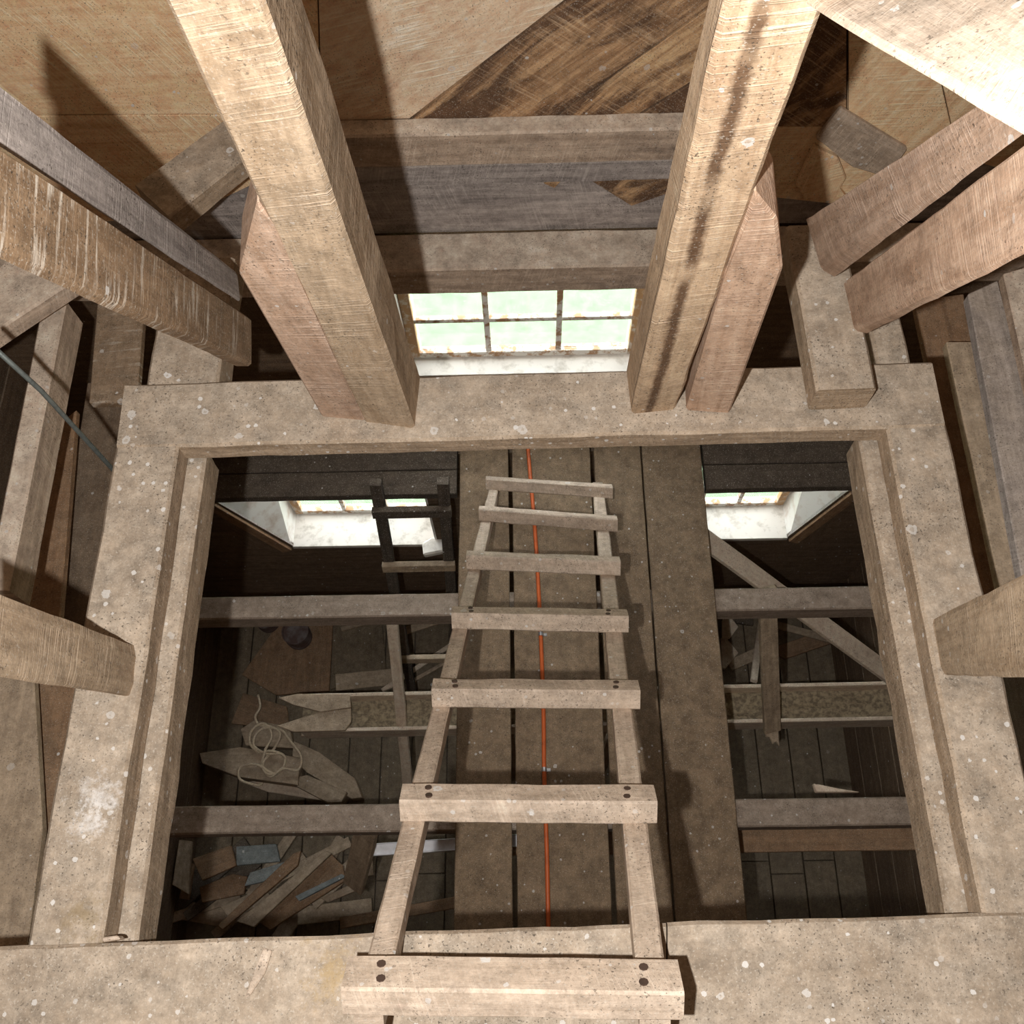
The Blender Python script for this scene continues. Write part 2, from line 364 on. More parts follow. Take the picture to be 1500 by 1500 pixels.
# --- far wall with three openings
def opening(pl, pr, dn_sill, dn_top, pyl, pyr):  # x from pixels on the glass plane
    return Y(pl, pyl, YG).x, Y(pr, pyr, YG).x, H - dn_sill, H - dn_top
W1s = H - Y(760, 532, YG).z                 # depth of sill 1 on the glass plane
w1 = dict(x0=Y(596, 500, YG).x, x1=Y(938, 490, YG).x, z0=H - 3.50, z1=H - 2.64, yi=YF)
w2 = dict(x0=Y(433, 752, YG).x, x1=Y(640, 752, YG).x, z0=Y(530, 752, YG).z, z1=0, yi=YLOW)
w3 = dict(x0=Y(960, 740, YG).x, x1=Y(1148, 738, YG).x, z0=Y(1100, 741, YG).z, z1=0, yi=YLOW)
w2['z0'] = w3['z0'] = (w2['z0'] + w3['z0']) / 2
w2['z1'] = w3['z1'] = w2['z0'] + 1.15
ZW = 2.45                                   # walkway top
ZT = 7.9
wall_far = empty('wall_far', (0, YF, 0), kind='structure')
def wf(x0, x1, z0, z1, y0, y1=YG + 0.05, m=M_wall): return box('masonry' if 0 else 'wall_lining', (x0, y0, z0), (x1, y1, z1), m, wall_far, bev=0)
# lower wall (thicker)
sp = 0.10                                   # flare of the lower reveals at the top
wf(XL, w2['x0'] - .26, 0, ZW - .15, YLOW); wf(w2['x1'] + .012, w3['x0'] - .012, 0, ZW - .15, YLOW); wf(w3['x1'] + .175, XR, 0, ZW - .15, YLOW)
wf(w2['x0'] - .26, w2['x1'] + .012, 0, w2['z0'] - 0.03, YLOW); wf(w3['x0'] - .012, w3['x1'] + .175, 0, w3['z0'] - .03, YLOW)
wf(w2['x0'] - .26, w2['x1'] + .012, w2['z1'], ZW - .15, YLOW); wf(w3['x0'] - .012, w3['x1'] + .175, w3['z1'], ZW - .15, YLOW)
# upper wall, around window 1
wf(XL, w1['x0'] - .02, ZW - .15, 5.2, YF); wf(w1['x1'] + .02, XR, ZW - .15, 5.2, YF); wf(XL, XR, 5.2, ZT, YF, m=M_wall)
wf(w1['x0'] - .02, w1['x1'] + .02, ZW - .15, w1['z0'] - .03, YF); wf(w1['x0'] - .02, w1['x1'] + .02, w1['z1'], 5.2, YF)
# casing boards leaning along the lower reveals
def window(n, w, flareL, flareR, cols, rows, mat_l, rowh=0.245):
    e = empty('window_%d' % n, ((w['x0'] + w['x1']) / 2, YG, w['z0']), kind='structure')
    x0, x1, z0, z1, yi = w['x0'], w['x1'], w['z0'], w['z1'], w['yi']
    # sill and reveal boards
    plate('sill', [V((x0 - .005, yi - .005, z0)), V((x1 + .005, yi - .005, z0)), V((x1 + .005, YG + .06, z0)), V((x0 - .005, YG + .06, z0))], V((0, 0, -0.03)), M_plaster, e, grain=(1, 0, 0))
    fz = z0 + .60
    for sx, xx, fl_ in ((-1, x0, flareL), (1, x1, flareR)):
        if fl_:
            plate('reveal', [V((xx, YG + .02, z0)), V((xx, yi, z0)), V((xx + sx * fl_, yi, fz)), V((xx, YG + .02, fz))], V((sx * .012, 0, 0)), M_white, e, grain=(0, 0, 1), bev=0)
            plate('reveal', [V((xx, YG + .02, fz)), V((xx + sx * fl_, yi, fz)), V((xx + sx * fl_, yi, z1)), V((xx, YG + .02, z1))], V((sx * .012, 0, 0)), M_white, e, grain=(0, 0, 1), bev=0)
            plate('spandrel', [V((xx, yi - .001, z0 - .03)), V((xx, yi - .001, z0)), V((xx + sx * fl_, yi - .001, fz)), V((xx + sx * (fl_ + .02), yi - .001, fz)), V((xx + sx * (fl_ + .02), yi - .001, z0 - .03))], V((0, .02, 0)), M_wall, e, bev=0)
            plate('casing', [V((xx + sx * .012, yi - .02, z0 - .02)), V((xx + sx * (fl_ + .012), yi - .02, fz)), V((xx + sx * (fl_ + .08), yi - .02, fz)), V((xx + sx * .07, yi - .02, z0 - .05))], V((0, .018, 0)), M_debris_b, e)
        else:
            plate('reveal', [V((xx, YG + .02, z0)), V((xx, yi, z0)), V((xx, yi, z1)), V((xx, YG + .02, z1))], V((sx * .012, 0, 0)), M_white, e, grain=(0, 0, 1), bev=0)
    t = 0.042
    zs = z0 + 0.004
    for (a, b, m) in (((x0, zs), (x0 + t, z1), M_sash_o), ((x1 - t, zs), (x1, z1), M_sash_o), ((x0 + t, zs), (x1 - t, zs + 0.035), M_sash), ((x0 + t, z1 - 0.03), (x1 - t, z1), M_sash)):
        box('sash_rail', (a[0], YG, a[1]), (b[0], YG + .035, b[1]), m, e, grain=(0, 0, 1))
    gx0, gx1, gz0 = x0 + t, x1 - t, zs + 0.035
    pw = (gx1 - gx0) / cols; mt = 0.024
    for c in range(1, cols):
        box('muntin', (gx0 + pw * c - mt / 2, YG + .004, gz0), (gx0 + pw * c + mt / 2, YG + .03, z1 - .03), M_sash, e, grain=(0, 0, 1))
    r = 1
    ztop = z1 - .03
    while gz0 + rowh * r < ztop - .03:
        box('muntin', (gx0, YG + .006, gz0 + rowh * r - mt / 2), (gx1, YG + .028, gz0 + rowh * r + mt / 2), M_sash, e); r += 1
    for c in range(cols):
        for k in range(r):
            za, zb = gz0 + rowh * k + mt / 2 * (k > 0), min(ztop, gz0 + rowh * (k + 1) - mt / 2)
            if zb - za < .02: continue
            box('pane', (gx0 + pw * c + mt / 2, YG + .018, za), (gx0 + pw * (c + 1) - mt / 2, YG + .021, zb), M_glassm, e, bev=0)
    return e
window(1, w1, 0.0, 0.0, 3, 4, M_sash, rowh=0.215)
window(2, w2, 0.25, 0.0, 3, 4, M_sash)
window(3, w3, 0.0, 0.165, 3, 4, M_sash)
# side, near walls and roof
def sidewall(name, x, sx, lean=0):
    e = empty(name, (x, 0, 0), kind='structure')
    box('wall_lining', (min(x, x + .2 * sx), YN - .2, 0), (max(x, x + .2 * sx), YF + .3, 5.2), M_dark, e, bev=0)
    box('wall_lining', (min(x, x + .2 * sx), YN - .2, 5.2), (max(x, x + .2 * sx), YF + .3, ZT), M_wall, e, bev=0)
    z = 0.0
    while z < 5.2:
        h = random.uniform(.2, .3)
        a, b = V((x - 0.02 * sx, YN, z)), V((x - 0.02 * sx, YF - .02 if z > ZW - .2 else YLOW, z))
        plate('plank', [a, b, b + V((0, 0, h - .008)), a + V((0, 0, h - .008))], V((0.02 * sx, 0, 0)), M_wall, e, grain=(0, 1, 0))
        z += h
    return e
sidewall('wall_left', XL, -1); sidewall('wall_right', XR, 1)
e = empty('wall_near', (0, YN, 0), kind='structure'); box('wall_lining', (XL - .2, YN - .2, 0), (XR + .2, YN, ZT), M_wall, e, bev=0)
cl = box('ceiling', (XL - .2, YN - .2, ZT), (XR + .2, YF + .5, ZT + .1), M_wall, bev=0); tag(cl, kind='structure')

# --- boards of the far wall seen between the posts
YB = YF - 0.028
def wp(name, poly, mat, y=YB, th=0.026, grain=None, parent=wall_far):
    return plate(name, [Y(a, b, y) for a, b in poly], V((0, th, 0)), mat, parent, grain=grain)
wp('sheathing_board', [(-80, -90), (462, -90), (470, 166), (-80, 169)], M_sheath, grain=(1, 0, 0.02))
wp('sheathing_board', [(-80, 171), (470, 168), (480, 245), (372, 268), (262, 322), (-80, 330)], M_sheath, grain=(1, 0, 0))
wp('sheathing_board', [(464, -90), (945, -90), (600, 174), (472, 178)], M_sheath_p, grain=Y(600, 172, YB) - Y(800, 18, YB))
gd = Y(600, 172, YB) - Y(800, 18, YB)
wp('sheathing_board', [(949, -90), (1180, -90), (795, 182), (604, 176)], M_sheath_d, grain=gd)
wp('sheathing_board', [(1184, -90), (1240, -90), (1240, -20), (905, 186), (800, 182)], M_sheath_d, grain=gd)
wp('sheathing_board', [(1240, -16), (1240, 186), (910, 186)], M_sheath_d, grain=gd)
wp('sheathing_board', [(1244, -90), (1330, -90), (1400, 215), (1230, 300), (1120, 288), (1100, 186), (1244, 186)], M_sheath, grain=(0.5, 0, 1))
wp('sheathing_board', [(1334, -90), (1650, -90), (1650, 300), (1404, 230)], M_sheath, grain=(0.4, 0, 1))
wp('grey_board', [(440, 205), (1120, 180), (1120, 330), (440, 345)], M_grey, y=YB + .012, th=.015, grain=(1, 0, 0))
wp('grey_board', [(-60, 300), (436, 255), (436, 345), (-60, 372)], M_grey, y=YB + .012, th=.015, grain=(1, 0, 0))
wp('grey_board', [(1124, 200), (1600, 190), (1600, 320), (1124, 328)], M_grey, y=YB + .012, th=.015, grain=(1, 0, 0))
wp('loose_board', [(780, 250), (838, 250), (812, 276), (798, 270)], M_sheath_d, y=YB, th=.02)
wp('loose_board', [(838, 248), (985, 244), (975, 285), (925, 302)], M_sheath_d, y=YB - .004, th=.02, grain=gd)
def xgirt(name, pt_l, pt_r, yb, down_top, y_front, hgt, mat, label, cat='beam', x0=None, x1=None):
    x0 = x0 if x0 is not None else Y(*pt_l, y_front).x; x1 = x1 if x1 is not None else Y(*pt_r, y_front).x
    z = H - down_top
    sec = lambda x: [V((x, y_front, z - hgt)), V((x, y_front, z)), V((x, yb, z))]
    o = beam(name, sec(x0), sec(x1), mat); return tag(o, label, cat)
zg1 = H - Y(760, 168, YB).z
xgirt('girt', (440, 200), (1100, 190), YB - .001, zg1, 2.105, .125, M_girt, 'brown horizontal timber between the two big posts, high under the boards')
xgirt('girt', (440, 240), (1100, 235), YB - .001, zg1 + .127, 2.112, .085, M_grey, 'dark weathered timber directly under the upper brown crossrail')
xgirt('girt', (0, 0), (0, 0), YB - .001, 2.58, 2.02, .13, M_girt, 'thick dusty crossbeam right above the upper window', x0=XL + .02, x1=XR - .02)

# --- frame of the hatch at camera down 1.8
D0 = 1.8
T_far = [Z(183, 562, D0), Z(1365, 529, D0), Z(1385, 624, D0), Z(170, 656, D0)]
fb = beam('crossbeam', [T_far[0], T_far[3], T_far[3] - V((0, 0, .06))], [T_far[1], T_far[2], T_far[2] - V((0, 0, .06))], M_frame, amp=.003)
tag(fb, 'wide dusty beam under the upper window carrying the two big posts', 'beam')
def side_beam(o_far, i_far, o_near, i_near, sx, label):
    e = empty('side_beam', Z((i_far[0] + i_near[0]) / 2, (i_far[1] + i_near[1]) / 2, D0 + .17), label, 'beam')
    f = [Z(*o_far, D0 + .004), Z(*i_far, D0 + .004)]; n = [Z(*o_near, D0 + .004), Z(*i_near, D0 + .004)]
    beam('upper_rail', [f[0], f[1], f[1] - V((0, 0, .07))], [n[0], n[1], n[1] - V((0, 0, .07))], M_frame, e, amp=.003)
    dz = V((0, 0, -.071)); wx = V((-sx * .034, 0, 0))
    beam('ledge', [f[0] + dz, f[1] + dz + wx, f[1] + dz + wx + V((0, 0, -.10))], [n[0] + dz, n[1] + dz + wx, n[1] + dz + wx + V((0, 0, -.10))], M_frame, e, amp=.0035)
    return e
side_beam((172, 640), (264, 638), (36, 1400), (146, 1398), -1, 'left side beam of the hatch, dusty with a stepped inner ledge')
side_beam((1384, 610), (1296, 612), (1550, 1350), (1442, 1348), 1, 'right side beam of the hatch, dusty with a stepped inner ledge')
n0, n1 = Z(-60, 1389, D0 - .004), Z(590, 1354, D0 - .004); 
dy = V((0, -.28, 0))
tag(beam('near_beam', [Z(-60, 1640, D0 - .01), Z(-60, 1388, D0 - .01), Z(-60, 1388, D0 - .01) + V((0, 0, -.16))],
         [Z(976, 1610, D0 - .01), Z(976, 1352, D0 - .01), Z(976, 1352, D0 - .01) + V((0, 0, -.16))], M_frame, amp=.003), 'dusty near beam at the left, with white droppings, under the ladder top', 'beam')
tag(beam('near_beam', [Z(978, 1610, D0), Z(978, 1351, D0), Z(978, 1351, D0) + V((0, 0, -.16))],
         [Z(1570, 1600, D0), Z(1570, 1334, D0), Z(1570, 1334, D0) + V((0, 0, -.16))], M_frame, amp=.003), 'dusty near beam to the right of the ladder top', 'beam')
tag(plate('wedge', [Z(148, 1373, D0 - .03), Z(172, 1370, D0 - .03), Z(176, 1376, D0 - .03), Z(150, 1380, D0 - .03)], V((0, 0, -.024)), M_ladder), 'small wood block at the near end of the left beam', 'wood block')
tag(plate('wood_chip', [Z(385, 1388, D0 - .018), Z(398, 1392, D0 - .018), Z(388, 1425, D0 - .018), Z(366, 1458, D0 - .018), Z(358, 1462, D0 - .018), Z(374, 1420, D0 - .018)], V((0, 0, -.006)), M_ladder), 'long pale wood chip lying on the near beam', 'wood chip')

# --- big posts standing on the far crossbeam
def post(name, bot, top, zb, zt, mat, label, **k):
    A = [Z(*p, zb) for p in bot]; B = [Z(*p, zt) for p in top]
    k.setdefault('amp', .003)
    return tag(beam(name, A, B, mat, **k), label, 'post')
post('post', [(533, 617), (607, 627), (615, 551)], [(194, -91), (354, -91), (376, -224)], D0, 0.6, M_post, 'tall left post with a ribbed right face, left of the upper window')
pA = [Z(*p, D0) for p in ((917, 540), (925, 607), (990, 600))]; pB = [Z(*p, .6) for p in ((1072, -170), (1084, -100), (1244, -91))]
v0, v1 = (pB[1] - pB[0]).length, (pB[2] - pB[1]).length
M_post_s = wood('cracked_post_timber', (0.40, 0.30, 0.21), (0.60, 0.48, 0.36), dust=0.3, saw=0.5, stain=0.35, stain_col=(0.30, 0.18, 0.11), spots=0.25, saw_scale=75,
    lines=[(v0 + v1 * .76, .013, .88, (.09, .045, .022), .02, 0.40), (v0 + v1 * .27, .0022, .95, (.03, .018, .01), .03, 0.40), (v0 + v1 * .10, .0016, .9, (.05, .03, .02), .03, 0.5)])
post('post', [(917, 540), (925, 607), (990, 600)], [(1072, -170), (1084, -100), (1244, -91)], D0, 0.6, M_post_s, 'tall right post with a long dark crack, right of the upper window', fixuv=True)
# short timbers beside the posts
def leanplane(p_px, q_px, up_px, up_down):
    a, b, c = Z(*p_px, D0), Z(*q_px, D0), Z(*up_px, up_down); n = (b - a).cross(c - a).normalized(); return a, n
a, n = leanplane((471, 612), (533, 618), (194, -91), 0.6)
pts = [PL(x_, y_, a, n) for x_, y_ in ((471, 611), (350, 403), (377, 296), (402, 330), (536, 617))]
tag(plate('brace', pts, V((0, .10, 0.02)), M_brace, bev=.005, grain=pts[1] - pts[0]), 'short pinkish timber with a pointed top against the left post', 'brace')
a, n = leanplane((1005, 602), (1070, 606), (1244, -91), 0.6)
pts = [PL(x_, y_, a, n) for x_, y_ in ((1005, 602), (1060, 410), (1106, 282), (1139, 322), (1147, 395), (1069, 606))]
tag(plate('brace', pts, V((0.0, .10, 0.02)), M_post_r, bev=.005, grain=pts[1] - pts[0]), 'short warm brown timber with a pointed top against the right post', 'brace')

def ray_d(px, py, d):                     # d metres along the lens axis
    return CAM + ray(px, py) * (d / F)
def raker(name, e0, e1, e2, dA, dB, mat, label, tgt=None, **k):
    """e0, e1, e2: the three visible long edges, each ((xa, ya), (xb, yb)); the middle one at depths dA, dB"""
    a1, b1 = ray_d(*e1[0], dA), ray_d(*e1[1], dB); ax = (b1 - a1).normalized()
    A = [PL(*e0[0], a1, ax), a1, PL(*e2[0], a1, ax)]; B = [PL(*e0[1], b1, ax), b1, PL(*e2[1], b1, ax)]
    o = beam(name, A, B, mat, **k)
    return tag(o, label, 'post')
# left pair of leaning posts
raker('leaning_post', ((368, 465), (-60, 170)), ((368, 536), (-60, 322)), ((342, 536), (-60, 360)), 2.03, 0.98, M_brown, 'streaky brown leaning post at the left with its foot behind the hatch corner', amp=.002)
raker('leaning_post', ((347, 399), (-60, 80)), ((352, 442), (-60, 172)), ((346, 440), (-60, 176)), 2.09, 1.03, M_grey, 'grey leaning timber lying along the upper side of the streaky brown post', amp=.002)
# right pair
raker('leaning_post', ((1235, 411), (1560, 162)), ((1252, 484), (1560, 330)), ((1274, 489), (1560, 350)), 2.0, 0.86, M_post_r, 'tan leaning post at the right, the lower and nearer one of its pair', amp=.002)
raker('leaning_post', ((1180, 318), (1560, 60)), ((1203, 394), (1560, 122)), ((1226, 408), (1560, 160)), 2.03, 0.885, M_brace, 'pinkish leaning timber above the tan right post', amp=.002)
raker('rafter', ((1440, -120), (1700, 40)), ((1180, 0), (1560, 226)), ((1180, 8), (1560, 236)), 0.95, 0.66, M_ladder, 'bright bare timber in the top right corner, nearest the flash', amp=.002)
# side posts on the side beams
raker('side_post', ((200, 945), (-80, 835)), ((197, 1019), (-80, 963)), ((182, 1021), (-80, 985)), 1.85, 1.22, M_brown if 0 else M_post, 'stout post on the left side beam of the hatch', ch=.022, amp=.003)
raker('side_post', ((1364, 905), (1560, 808)), ((1374, 985), (1560, 985)), ((1385, 990), (1560, 1000)), 1.85, 1.25, M_post, 'stout post on the right side beam of the hatch', ch=.012, amp=.003)

# timber lying on the far beam at the right, running back
zt = 1.72
A = [Z(1197, 572, zt), Z(1285, 568, zt), Z(1285, 568, zt) + V((0, 0, -.078))]
B = [a + V((-.01, .42, 0)) for a in A]
tag(beam('tie_beam', A, B, M_frame, amp=.003), 'dusty square timber lying on the far crossbeam at its right end', 'beam')
zt = 1.83
A = [Z(212, 575, zt), Z(318, 572, zt), Z(318, 572, zt) + V((0, 0, -.09))]
B = [a + V((-.0, .36, 0)) for a in A]
tag(beam('tie_beam', A, B, M_frame, amp=.003), 'dusty timber running back from the far crossbeam at its left end', 'beam')
A = [Z(1290, 560, zt), Z(1340, 558, zt), Z(1340, 558, zt) + V((0, 0, -.06))]
B = [a + V((-.0, .2, 0)) for a in A]
tag(beam('tie_beam', A, B, M_frame, amp=.003), 'short dusty plank end beside the square timber at the right corner', 'plank')
# blocks on the boards by the wall
a_ = [Y(195, 268, 2.02), Y(320, 172, 2.06)]
zt = 1.95
tag(beam('block', [Z(197, 270, zt), Z(248, 318, zt), Z(248, 318, zt) - V((0, 0.0, .07))], [Z(405, 118, zt), Z(446, 162, zt), Z(446, 162, zt) - V((0, 0, .07))], M_frame, amp=.004), 'short dusty block lying askew by the boards at the upper left', 'wood block')
tag(plate('rubble_board', [Y(a_, b_, YB - .024) for a_, b_ in ((1195, 205), (1232, 160), (1330, 220), (1300, 262), (1248, 246), (1232, 228))], V((0.0, .022, 0)), M_ladder, bev=.006), 'broken dusty board behind the right post', 'board')
tag(plate('rubble_board', [Y(a_, b_, YB - .022) for a_, b_ in ((1166, 272), (1192, 216), (1228, 232), (1240, 262), (1228, 276), (1248, 298), (1180, 294))], V((0.0, .02, 0)), M_sheath, bev=.004), 'small broken orange board under the dusty one behind the right post', 'board')

# --- timbers outside the frame, left and right
def ybeam(name, p_far, p_near, down, hgt, mat, label, cat='beam', **k):
    """p_far / p_near: ((xl, y), (xr, y)) of the top face"""
    A = [Z(*p_far[0], down), Z(*p_far[1], down), Z(*p_far[1], down) - V((0, 0, hgt))]
    B = [Z(*p_near[0], down), Z(*p_near[1], down), Z(*p_near[1], down) - V((0, 0, hgt))]
    return tag(beam(name, A, B, mat, **k), label, cat)
ybeam('joist', ((62, 440), (97, 440)), ((-22, 865), (12, 865)), 2.2, .115, M_joist if 0 else M_girt, 'grey brown timber on edge left of the hatch')
ybeam('joist', ((20, 372), (125, 400)), ((-90, 470), (-60, 520)), 2.0, .06, M_girt, 'dusty timber under the streaky brown leaning post, at the left edge')
# wall-side planks on the left, lower down
for i, (poly, dn, m, lb) in enumerate((
        (((146, 400), (212, 430), (200, 590), (130, 590)), 2.45, M_brown, 'brown board below the streaky leaning post, left of the hatch'),
        (((128, 560), (205, 560), (130, 930), (70, 930)), 2.9, M_wall, 'dark brown plank beside the left beam of the hatch'),
        (((60, 640), (112, 600), (84, 950), (10, 950)), 2.75, M_debris_b, 'reddish brown plank below the grey timber at the left'),
        (((-10, 930), (46, 930), (62, 1215), (38, 1400), (-30, 1400)), 2.7, M_debris, 'long greyish plank along the left edge, lower down'),
        (((52, 930), (130, 930), (75, 1225), (58, 1215)), 2.8, M_debris_b, 'tapering brown plank between the left beam and the edge plank'),
        (((70, 1240), (110, 1040), (100, 1400), (40, 1400)), 3.0, M_dark, 'dark board low down beside the near end of the left beam'))):
    tag(plate('wall_side_plank', [Z(*p, dn) for p in poly], V((0, 0, -.03)), m, bev=.003, grain=(0, 1, 0)), lb, 'plank')
for i, (poly, dn, m, lb) in enumerate((
        (((1418, 430), (1462, 410), (1560, 800), (1500, 860)), 2.1, M_grey, 'grey plank at the right edge under the tan leaning post'),
        (((1340, 440), (1412, 430), (1490, 900), (1440, 900)), 2.6, M_debris_b, 'dark olive brown plank right of the hatch'),
        (((1386, 500), (1424, 500), (1520, 920), (1480, 930)), 2.45, M_debris, 'narrow plank between the olive brown plank and the right edge'),
        (((1470, 400), (1540, 380), (1620, 800), (1560, 800)), 2.05, M_girt, 'grey beam end at the far right edge'))):
    tag(plate('wall_side_plank', [Z(*p, dn) for p in poly], V((0, 0, -.035)), m, bev=.003, grain=(0, 1, 0)), lb, 'plank')
tag(finish('steel_cable', tube_bm([ray_d(-30, 490, 1.75), ray_d(60, 572, 1.9), ray_d(160, 682, 2.2), ray_d(200, 728, 2.45)], .005, 8), M_cable, smooth=True), 'thin grey steel rod slanting down at the left edge', 'rod')

# --- walkway
WD = H - ZW
def onw(px, py, d=WD): return Z(px, py, d)
walk = empty('walkway', V((0.2, 0.5, ZW - .03)), 'brown board walkway running under the ladder to the far wall', 'walkway')
for i, (xa, xb) in enumerate(((665, 751), (758, 897), (904, 987), (990, 1095))):
    a, b = onw(xa, 1350), onw(xb, 1350)
    fa, fb_ = onw(xa + (715 - xa) * 690 / 3810, 660), onw(xb + (715 - xb) * 690 / 3810, 660)
    da, db = (fa - a) / (fa.y - a.y), (fb_ - b) / (fb_.y - b.y)
    dz = V((0, 0, (-.004, 0, .003, -.002)[i]))
    y0, y1 = -.9, YF - .03
    pa0, pa1 = a + da * (y0 - a.y) + dz, a + da * (y1 - a.y) + dz; pb0, pb1 = b + db * (y0 - b.y) + dz, b + db * (y1 - b.y) + dz
    beam('plank', [pa0, pb0, pb0 - V((0, 0, .03))], [pa1, pb1, pb1 - V((0, 0, .03))], M_walk, walk, amp=.0018, ch=.003)
# joists
def joist(y0, y1, x0, x1, label, top=ZW - .036, h=.12, mat=M_joist):
    sec = lambda x: [V((x, y0, top - h)), V((x, y0, top)), V((x, y1, top))]
    return tag(beam('joist', sec(x0), sec(x1), mat, amp=.002), label, 'joist')
j1 = Z(500, 887, WD); ja, jb = Z(500, 871, WD + .036).y, Z(500, 904, WD + .036).y
joist(jb, ja, XL + .02, XR - .02, 'farther ceiling joist crossing below the walkway, near the lower windows')
ja, jb = Z(500, 1178, WD + .036).y, Z(500, 1219, WD + .036).y
joist(jb, ja, XL + .02, XR - .02, 'nearer ceiling joist with white droppings crossing below the walkway')
joist(-.55, -.43, XL + .02, XR - .02, 'ceiling joist under the near end of the walkway')
# ledge boards against the far wall, left and right of the walkway
yl0, yl1, ym = Z(500, 726, WD + .04).y, YF - .003, Z(500, 690, WD + .04).y
for (x0, x1, w_) in ((XL + .02, onw(668, 700).x, 'left'), (onw(1036, 700).x, XR - .02, 'right')):
    led = empty('wall_ledge', V(((x0 + x1) / 2, yl0, ZW - .14)), 'dark boarded ledge over the lower %s window' % w_, 'ledge')
    for (a, b) in ((yl0, ym - .004), (ym, yl1)):
        sec = lambda x: [V((x, a, ZW - .09)), V((x, a, ZW - .04)), V((x, b, ZW - .04))]
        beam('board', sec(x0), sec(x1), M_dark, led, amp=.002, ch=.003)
# orange conduit on the walkway
r_ = .0085
cp = [onw(772, 640), onw(776, 690), onw(783, 770), onw(788, 850), onw(792, 930), onw(796, 1040), onw(797, 1128), onw(801, 1250), onw(803, 1350), onw(806, 1480)]
cp = [p + V((0, 0, r_ + .004)) for p in cp]
cp.insert(0, V((cp[0].x, YF - .035, cp[0].z)))
con = finish('conduit', tube_bm(smoothpath(cp, 6), r_, 10), M_orange, smooth=True)
tag(con, 'orange flexible pipe running along the middle of the walkway', 'pipe')
for (px, py) in ((792, 930), (797, 1128)):
    c = onw(px, py) + V((0, 0, r_ + .004))
    bm = bmesh.new()
    tube_bm([c + V((0, -.008, 0)), c + V((0, .008, 0))], r_ + .002, 12, bm)
    o = finish('clip', bm, M_metal, con)
    box('clip_tab', c + V((.010, -.007, -r_ - .004)), c + V((.026, .007, -r_ - .001)), M_metal, con)

# --- ladder
La, Lb = Z(750, 1403, D0 - .19), Z(802, 699, WD - .12)
Ln = V((1, 0, 0)).cross((Lb - La)).normalized()
if Ln.z < 0: Ln = -Ln                      # outer normal, looks up
Lu = V((0, (Lb - La).y, (Lb - La).z)).normalized()
lad = empty('ladder', Lb, 'pale home-made wooden ladder descending from the near beam to the walkway', 'ladder')
rungs = [((712, 697), (896, 709), 6, .050), ((702, 740), (903, 755), 0, .052), ((684, 806), (907, 815), 0, .052), ((663, 887), (918, 892), 0, .056), ((635, 993), (934, 995), 0, .06),
         ((590, 1146), (957, 1148), 0, .063), ((511, 1397), (992, 1403), 0, .07)]
T = .050
for i, (l, r, _, wd) in enumerate(rungs):
    a, b = PL(*l, La, Ln), PL(*r, La, Ln)
    up = -Lu * wd; th = -Ln * T
    o = beam('rung', [a, a + up, a + up + th], [b, b + up, b + up + th], M_ladder, lad, amp=.0025, ch=.004)
    for (c, dd) in ((a, 1), (b, -1)):
        for s_ in (.3, .72):
            p = c + (b - a).normalized() * dd * (.05 + .008 * s_) + up * s_ + Ln * 0.0
            bm = tube_bm([p - Ln * .004, p + Ln * .0025], .007, 8)
            if i >= 3: finish('screw', bm, M_screw, o)
            else: bm.free()
Rp = La - Ln * (T - .004)
for (top, bot) in (((((540, 1390), (580, 1390))), ((717, 716), (731, 716))), ((((930, 1390), (972, 1390))), ((873, 728), (890, 728)))):
    a0, a1 = PL(*top[0], Rp, Ln), PL(*top[1], Rp, Ln); b0, b1 = PL(*bot[0], Rp, Ln), PL(*bot[1], Rp, Ln)
    ext = (a0 - b0).normalized() * .12
    a0 += ext; a1 += ext
    # run on to the walkway
    k = (b0.z - ZW - .03) / -Lu.z
    b0 += Lu * k; b1 += Lu * k
    th = -Ln * .045
    beam('rail', [a0, a1, a1 + th], [b0, b1, b1 + th], M_ladder, lad, amp=.002, ch=.004)

# --- dark ladder below, leaning on the left ledge
def gl(px, py, t): return None
lt, lb_ = Y(550, 706, yl0 - .02), Z(612, 1062, H - .0)
dl = empty('old_ladder', lb_, 'dark old ladder standing below the walkway in front of the lower left window', 'ladder')
dirx = V((.285, 0, 0))
n2 = V((1, 0, 0)).cross(lt - lb_).normalized()
for off in (V((0, 0, 0)), dirx):
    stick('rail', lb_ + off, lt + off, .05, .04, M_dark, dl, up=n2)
for (px, py) in ((552, 742), (566, 822), (586, 958), (600, 1035)):
    p = PL(px, py, lt, n2); p.x = lt.x + (lb_.x - lt.x) * ((p.z - lt.z) / (lb_.z - lt.z))
    stick('rung', p + V((-.03, -.03, 0)), p + dirx + V((.03, -.03, 0)), .055, .03, M_dark if py < 800 else M_debris, dl, up=n2)

